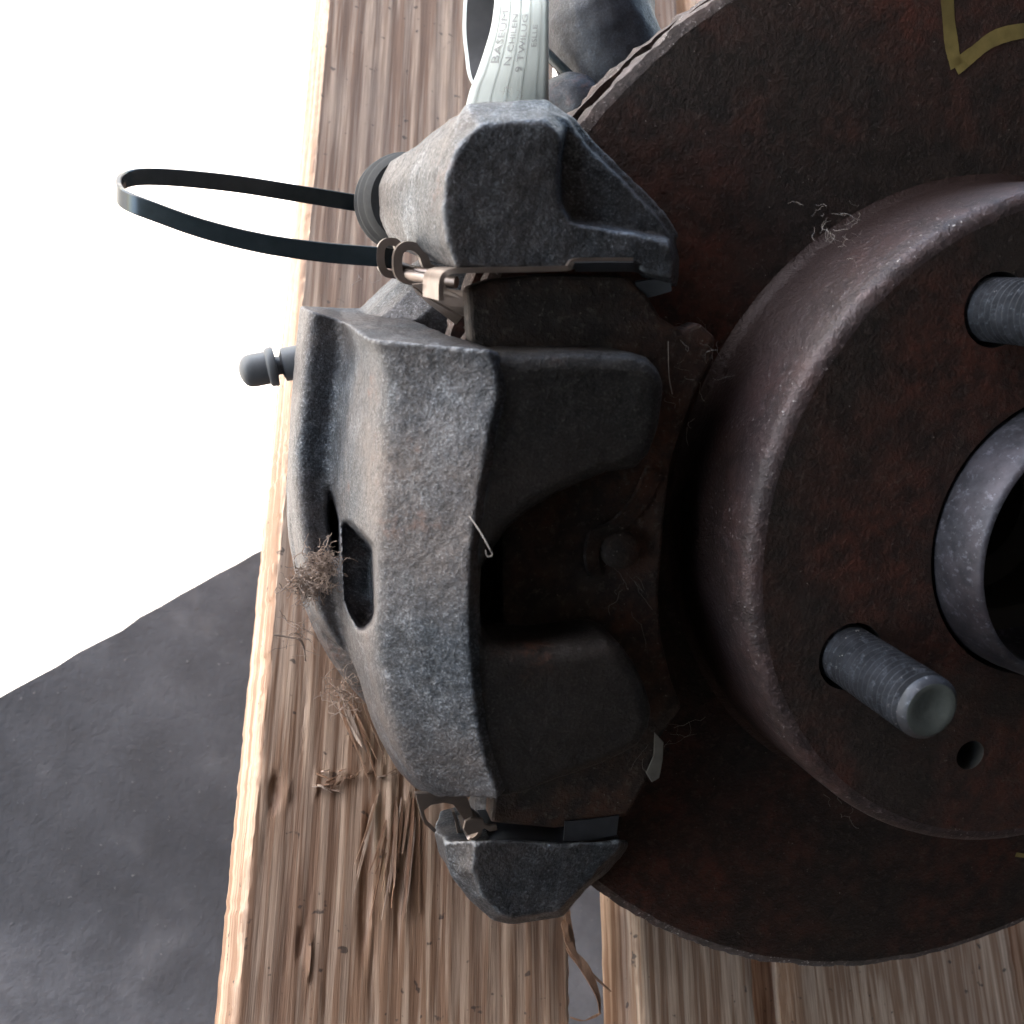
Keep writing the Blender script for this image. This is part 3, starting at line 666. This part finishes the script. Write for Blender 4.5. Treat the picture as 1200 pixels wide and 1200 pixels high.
for s in (.09, .27, .46, .64, .83):
    for k in range(41):
        t = -.15 + 1.25 * k / 40; vs += [(t, s - .009), (t, s + .009)]
        if k: n = len(vs); fs.append((n - 4, n - 3, n - 1, n - 2))
on_label(vs, fs, 'ruled_lines', M_INKL)
vs = [(1.0, .27), (.965, .27), (.87, .46), (.905, .46)]; on_label(vs, [(0, 1, 2, 3)], 'pen_stroke', M_INKL)
def text_on(txt, s0, t0, height, stretch):
    cu = bpy.data.curves.new('printed_text', 'FONT'); cu.body = txt; cu.size = 1; cu.resolution_u = 2
    ob = bpy.data.objects.new('printed_text', cu); me = bpy.data.meshes.new_from_object(ob)
    vs = [(t0 + p.co.x * stretch, s0 - p.co.y * height) for p in me.vertices]; fs = [list(q.vertices) for q in me.polygons]
    bpy.data.objects.remove(ob); bpy.data.curves.remove(cu)
    o = on_label(vs, fs, 'printed_text', M_INK); return o
text_on('BASEUM', .245, .30, .16, .145); text_on('N CHILEN', .435, .28, .14, .115); text_on('9 TWILUG', .615, .22, .14, .125); text_on('ESLLE', .80, .45, .12, .10)

# ---------------------------------------------------------------- knuckle behind the disc, cable beside it
kn = thing('steering_knuckle', 'dark cast steering knuckle arm showing behind the disc edge', 'steering knuckle', W(800, 640))
mb = MB(); mb.add(*lathe([(0.01, -22), (40, -22), (42, -30), (40, -64), (30, -70), (0.01, -70)], 0, 0, 48))
mb.add(*tube(cr([D(0, 0, -50), D(-45, 60, -58), P(712, 60, -62), P(703, 0, -66), P(690, -120, -70)], 20), 13.5, 20))
mb.add(*tube([D(-10, -5, -55), np.array([*D(-10, -5, -55)[:2], BOARD_Z])], 24, 24))
mb.add(*tube(cr([D(-30, 60, -50), P(700, 150, -46), P(672, 120, -48), P(655, 128, -50)], 12), 6.5, 14))
remesh(mk('knuckle_arm', mb.v, mb.f, M_KNUCK, kn), 1.0, 4, [(4, .4), (20, 1.5)])
o = mk('sensor_cable', *tube(cr([P(570, -20, -70), P(610, 30, -62), P(648, 70, -55), P(676, 98, -52), P(700, 128, -50), P(740, 180, -46)], 24), 1.3, 10), M_TIE)
tag(o, 'thin dark cable running behind the label towards the knuckle', 'cable')

# ---------------------------------------------------------------- splinters on the slats
def splinter(pts, wd, lift, mat):
    n = 16; p = cr([W(x, y, BOARD_Z + z / 1000) for (x, y), z in zip(pts, lift)], n); e1 = []; e2 = []; ph = rng.uniform(0, 6); tw = rng.uniform(-.5, .6)
    for i, q in enumerate(p):
        t = i / (n - 1); k = wd / 2000 * min(1, .25 + 4 * t) * (1 - .92 * t ** 1.8) * (1 + .15 * math.sin(7 * t + ph)); d = np.array([1, .1, tw * t + .1])
        e1.append(q - d * k); e2.append(q + d * k * (1 + .2 * math.sin(9 * t + 2 * ph)))
    return mk('splinter', *strip(e1, e2, .3), mat, pal, smooth=False)
for k in range(18):                                    # the torn strip below the caliper
    x0 = rng.uniform(428, 492); y0 = rng.uniform(905, 960) + (x0 - 428) * .2; L = rng.uniform(60, 150); dx = -(.34 - (x0 - 428) * .0048) * L + rng.normal(0, 4)
    lf = rng.uniform(.5, 3.5) * (1 if x0 < 455 else .5)
    splinter([(x0, y0), (x0 + dx * .35, y0 + L * .4), (x0 + dx * .7, y0 + L * .75), (x0 + dx, y0 + L)], rng.uniform(.3, 1.3), (.2, lf * .5, lf * .8, lf), M_SPLS[k % 3])
for k in range(8):                                    # the strip torn up beside the piston housing
    x0 = rng.uniform(392, 425); y0 = rng.uniform(795, 830); L = rng.uniform(50, 100)
    splinter([(x0, y0), (x0 + 9, y0 + L * .4), (x0 + 20, y0 + L * .75), (x0 + 28, y0 + L)], rng.uniform(.5, 1.8), (.2, 1, 1.5, rng.uniform(.5, 3)), M_SPLS[k % 3])
for k in range(16):                                    # crushed fibres across the slat
    x0 = rng.uniform(365, 455); y0 = 918 - (x0 - 365) * .12 + rng.normal(0, 7); L = rng.uniform(8, 26); a_ = rng.uniform(-1.2, .5)
    splinter([(x0, y0), (x0 + .4 * L * math.cos(a_), y0 + .4 * L * math.sin(a_)), (x0 + L * math.cos(a_), y0 + L * math.sin(a_))], rng.uniform(.4, 1.1), (.1, 1.2, rng.uniform(.3, 2)), M_SPLS[k % 3])
for pts, wd, lf in (([(661, 1085), (672, 1115), (692, 1140), (716, 1162)], 2.2, (0, 2, 3, 4)), ([(664, 1110), (682, 1130), (700, 1165), (703, 1188)], 3.0, (0, 3, 4, 2)), ([(704, 1187), (685, 1196), (668, 1192)], 2.2, (2, 1, 0)), ([(660, 1078), (664, 1095), (668, 1105)], 1.6, (0, 2, 1)),
                    ([(664, 1060), (668, 1090), (676, 1130)], 2.0, (0, 1, 1))):
    splinter(pts, wd, lf, M_SPLS[1])

# ---------------------------------------------------------------- dust fibres, cobwebs, dry debris
def tuft(c, n, spread, r, length, seed, curl=.6):
    g = np.random.default_rng(seed); mb = MB()
    for k in range(n):
        p = np.asarray(c) + g.normal(0, spread / 1000, 3) * np.array([1, 1, .6]); d = g.normal(0, 1, 3); d /= np.linalg.norm(d); pts = [p]
        for s in range(7):
            d = d + g.normal(0, curl, 3); d /= np.linalg.norm(d); p = p + d * length / 7000; pts.append(p)
        mb.add(*tube(pts, r * g.uniform(.6, 1.3), 4))
    return mb
def fibre(pts, r, name, label, mat=M_WEB):
    return mk(name, *tube(cr([P(*q) for q in pts], 20), r, 5), mat)
mb = tuft(P(378, 662, -12), 150, 1.6, .08, 5, 3, .8)
t2 = tuft(P(358, 684, -20), 170, 1.7, .09, 5, 4, .8); mb.add(t2.v, t2.f); t2 = tuft(P(352, 742, -30), 24, 1.1, .07, 7, 5, .5); mb.add(t2.v, t2.f)
mb.add(*tube(cr([P(321, 744, -30), P(340, 747, -30), P(354, 752, -30), P(358, 775, -30)], 12), .22, 5)); t2 = tuft(P(404, 812, -34), 60, 1.8, .07, 8, 6, .6); mb.add(t2.v, t2.f)
tag(mk('dry_debris', mb.v, mb.f, M_STRAW), 'tangle of dry brown fibres caught on the caliper side', 'debris', 'stuff')
mb = MB()
for c_, n, sp, ln, sd_ in ((P(815, 410, 15), 22, 3, 8, 11), (P(795, 465, 15), 22, 3, 8, 12), (P(852, 660, 6), 26, 2, 9, 13), (P(868, 715, 4), 16, 1.5, 7, 14), (P(978, 265, 20), 50, 2.5, 5, 15), (P(600, 112, -8), 14, 1.2, 5, 16),
                           (P(560, 395, 8), 30, 1.5, 5, 17), (P(780, 860, 14), 24, 3, 12, 18), (P(437, 330, -40), 10, 1.5, 9, 19), (P(528, 532, 22), 26, .8, 3, 20), (P(740, 690, 16), 20, 3, 12, 21), (P(985, 935, 20), 14, 1.5, 6, 22)):
    t2 = tuft(c_, max(5, n // 2), sp, .022, ln * .7, sd_, .5); mb.add(t2.v, t2.f)
mb.add(*tube(cr([P(550, 605, 31), P(562, 622, 34), P(572, 640, 36), P(577, 650, 36), P(571, 652, 36), P(569, 645, 36)], 24), .11, 5))
mb.add(*tube(cr([P(783, 400, 18), P(784, 440, 18), P(788, 462, 18)], 10), .06, 4)); mb.add(*tube(cr([P(832, 630, 8), P(843, 632, 9), P(846, 648, 7)], 10), .1, 4))
tag(mk('cobweb', mb.v, mb.f, M_WEB), 'thin grey cobweb fibres hanging on the disc and caliper', 'cobweb', 'stuff')
for o in bpy.data.objects:
    if '_base' in o: del o['_base']
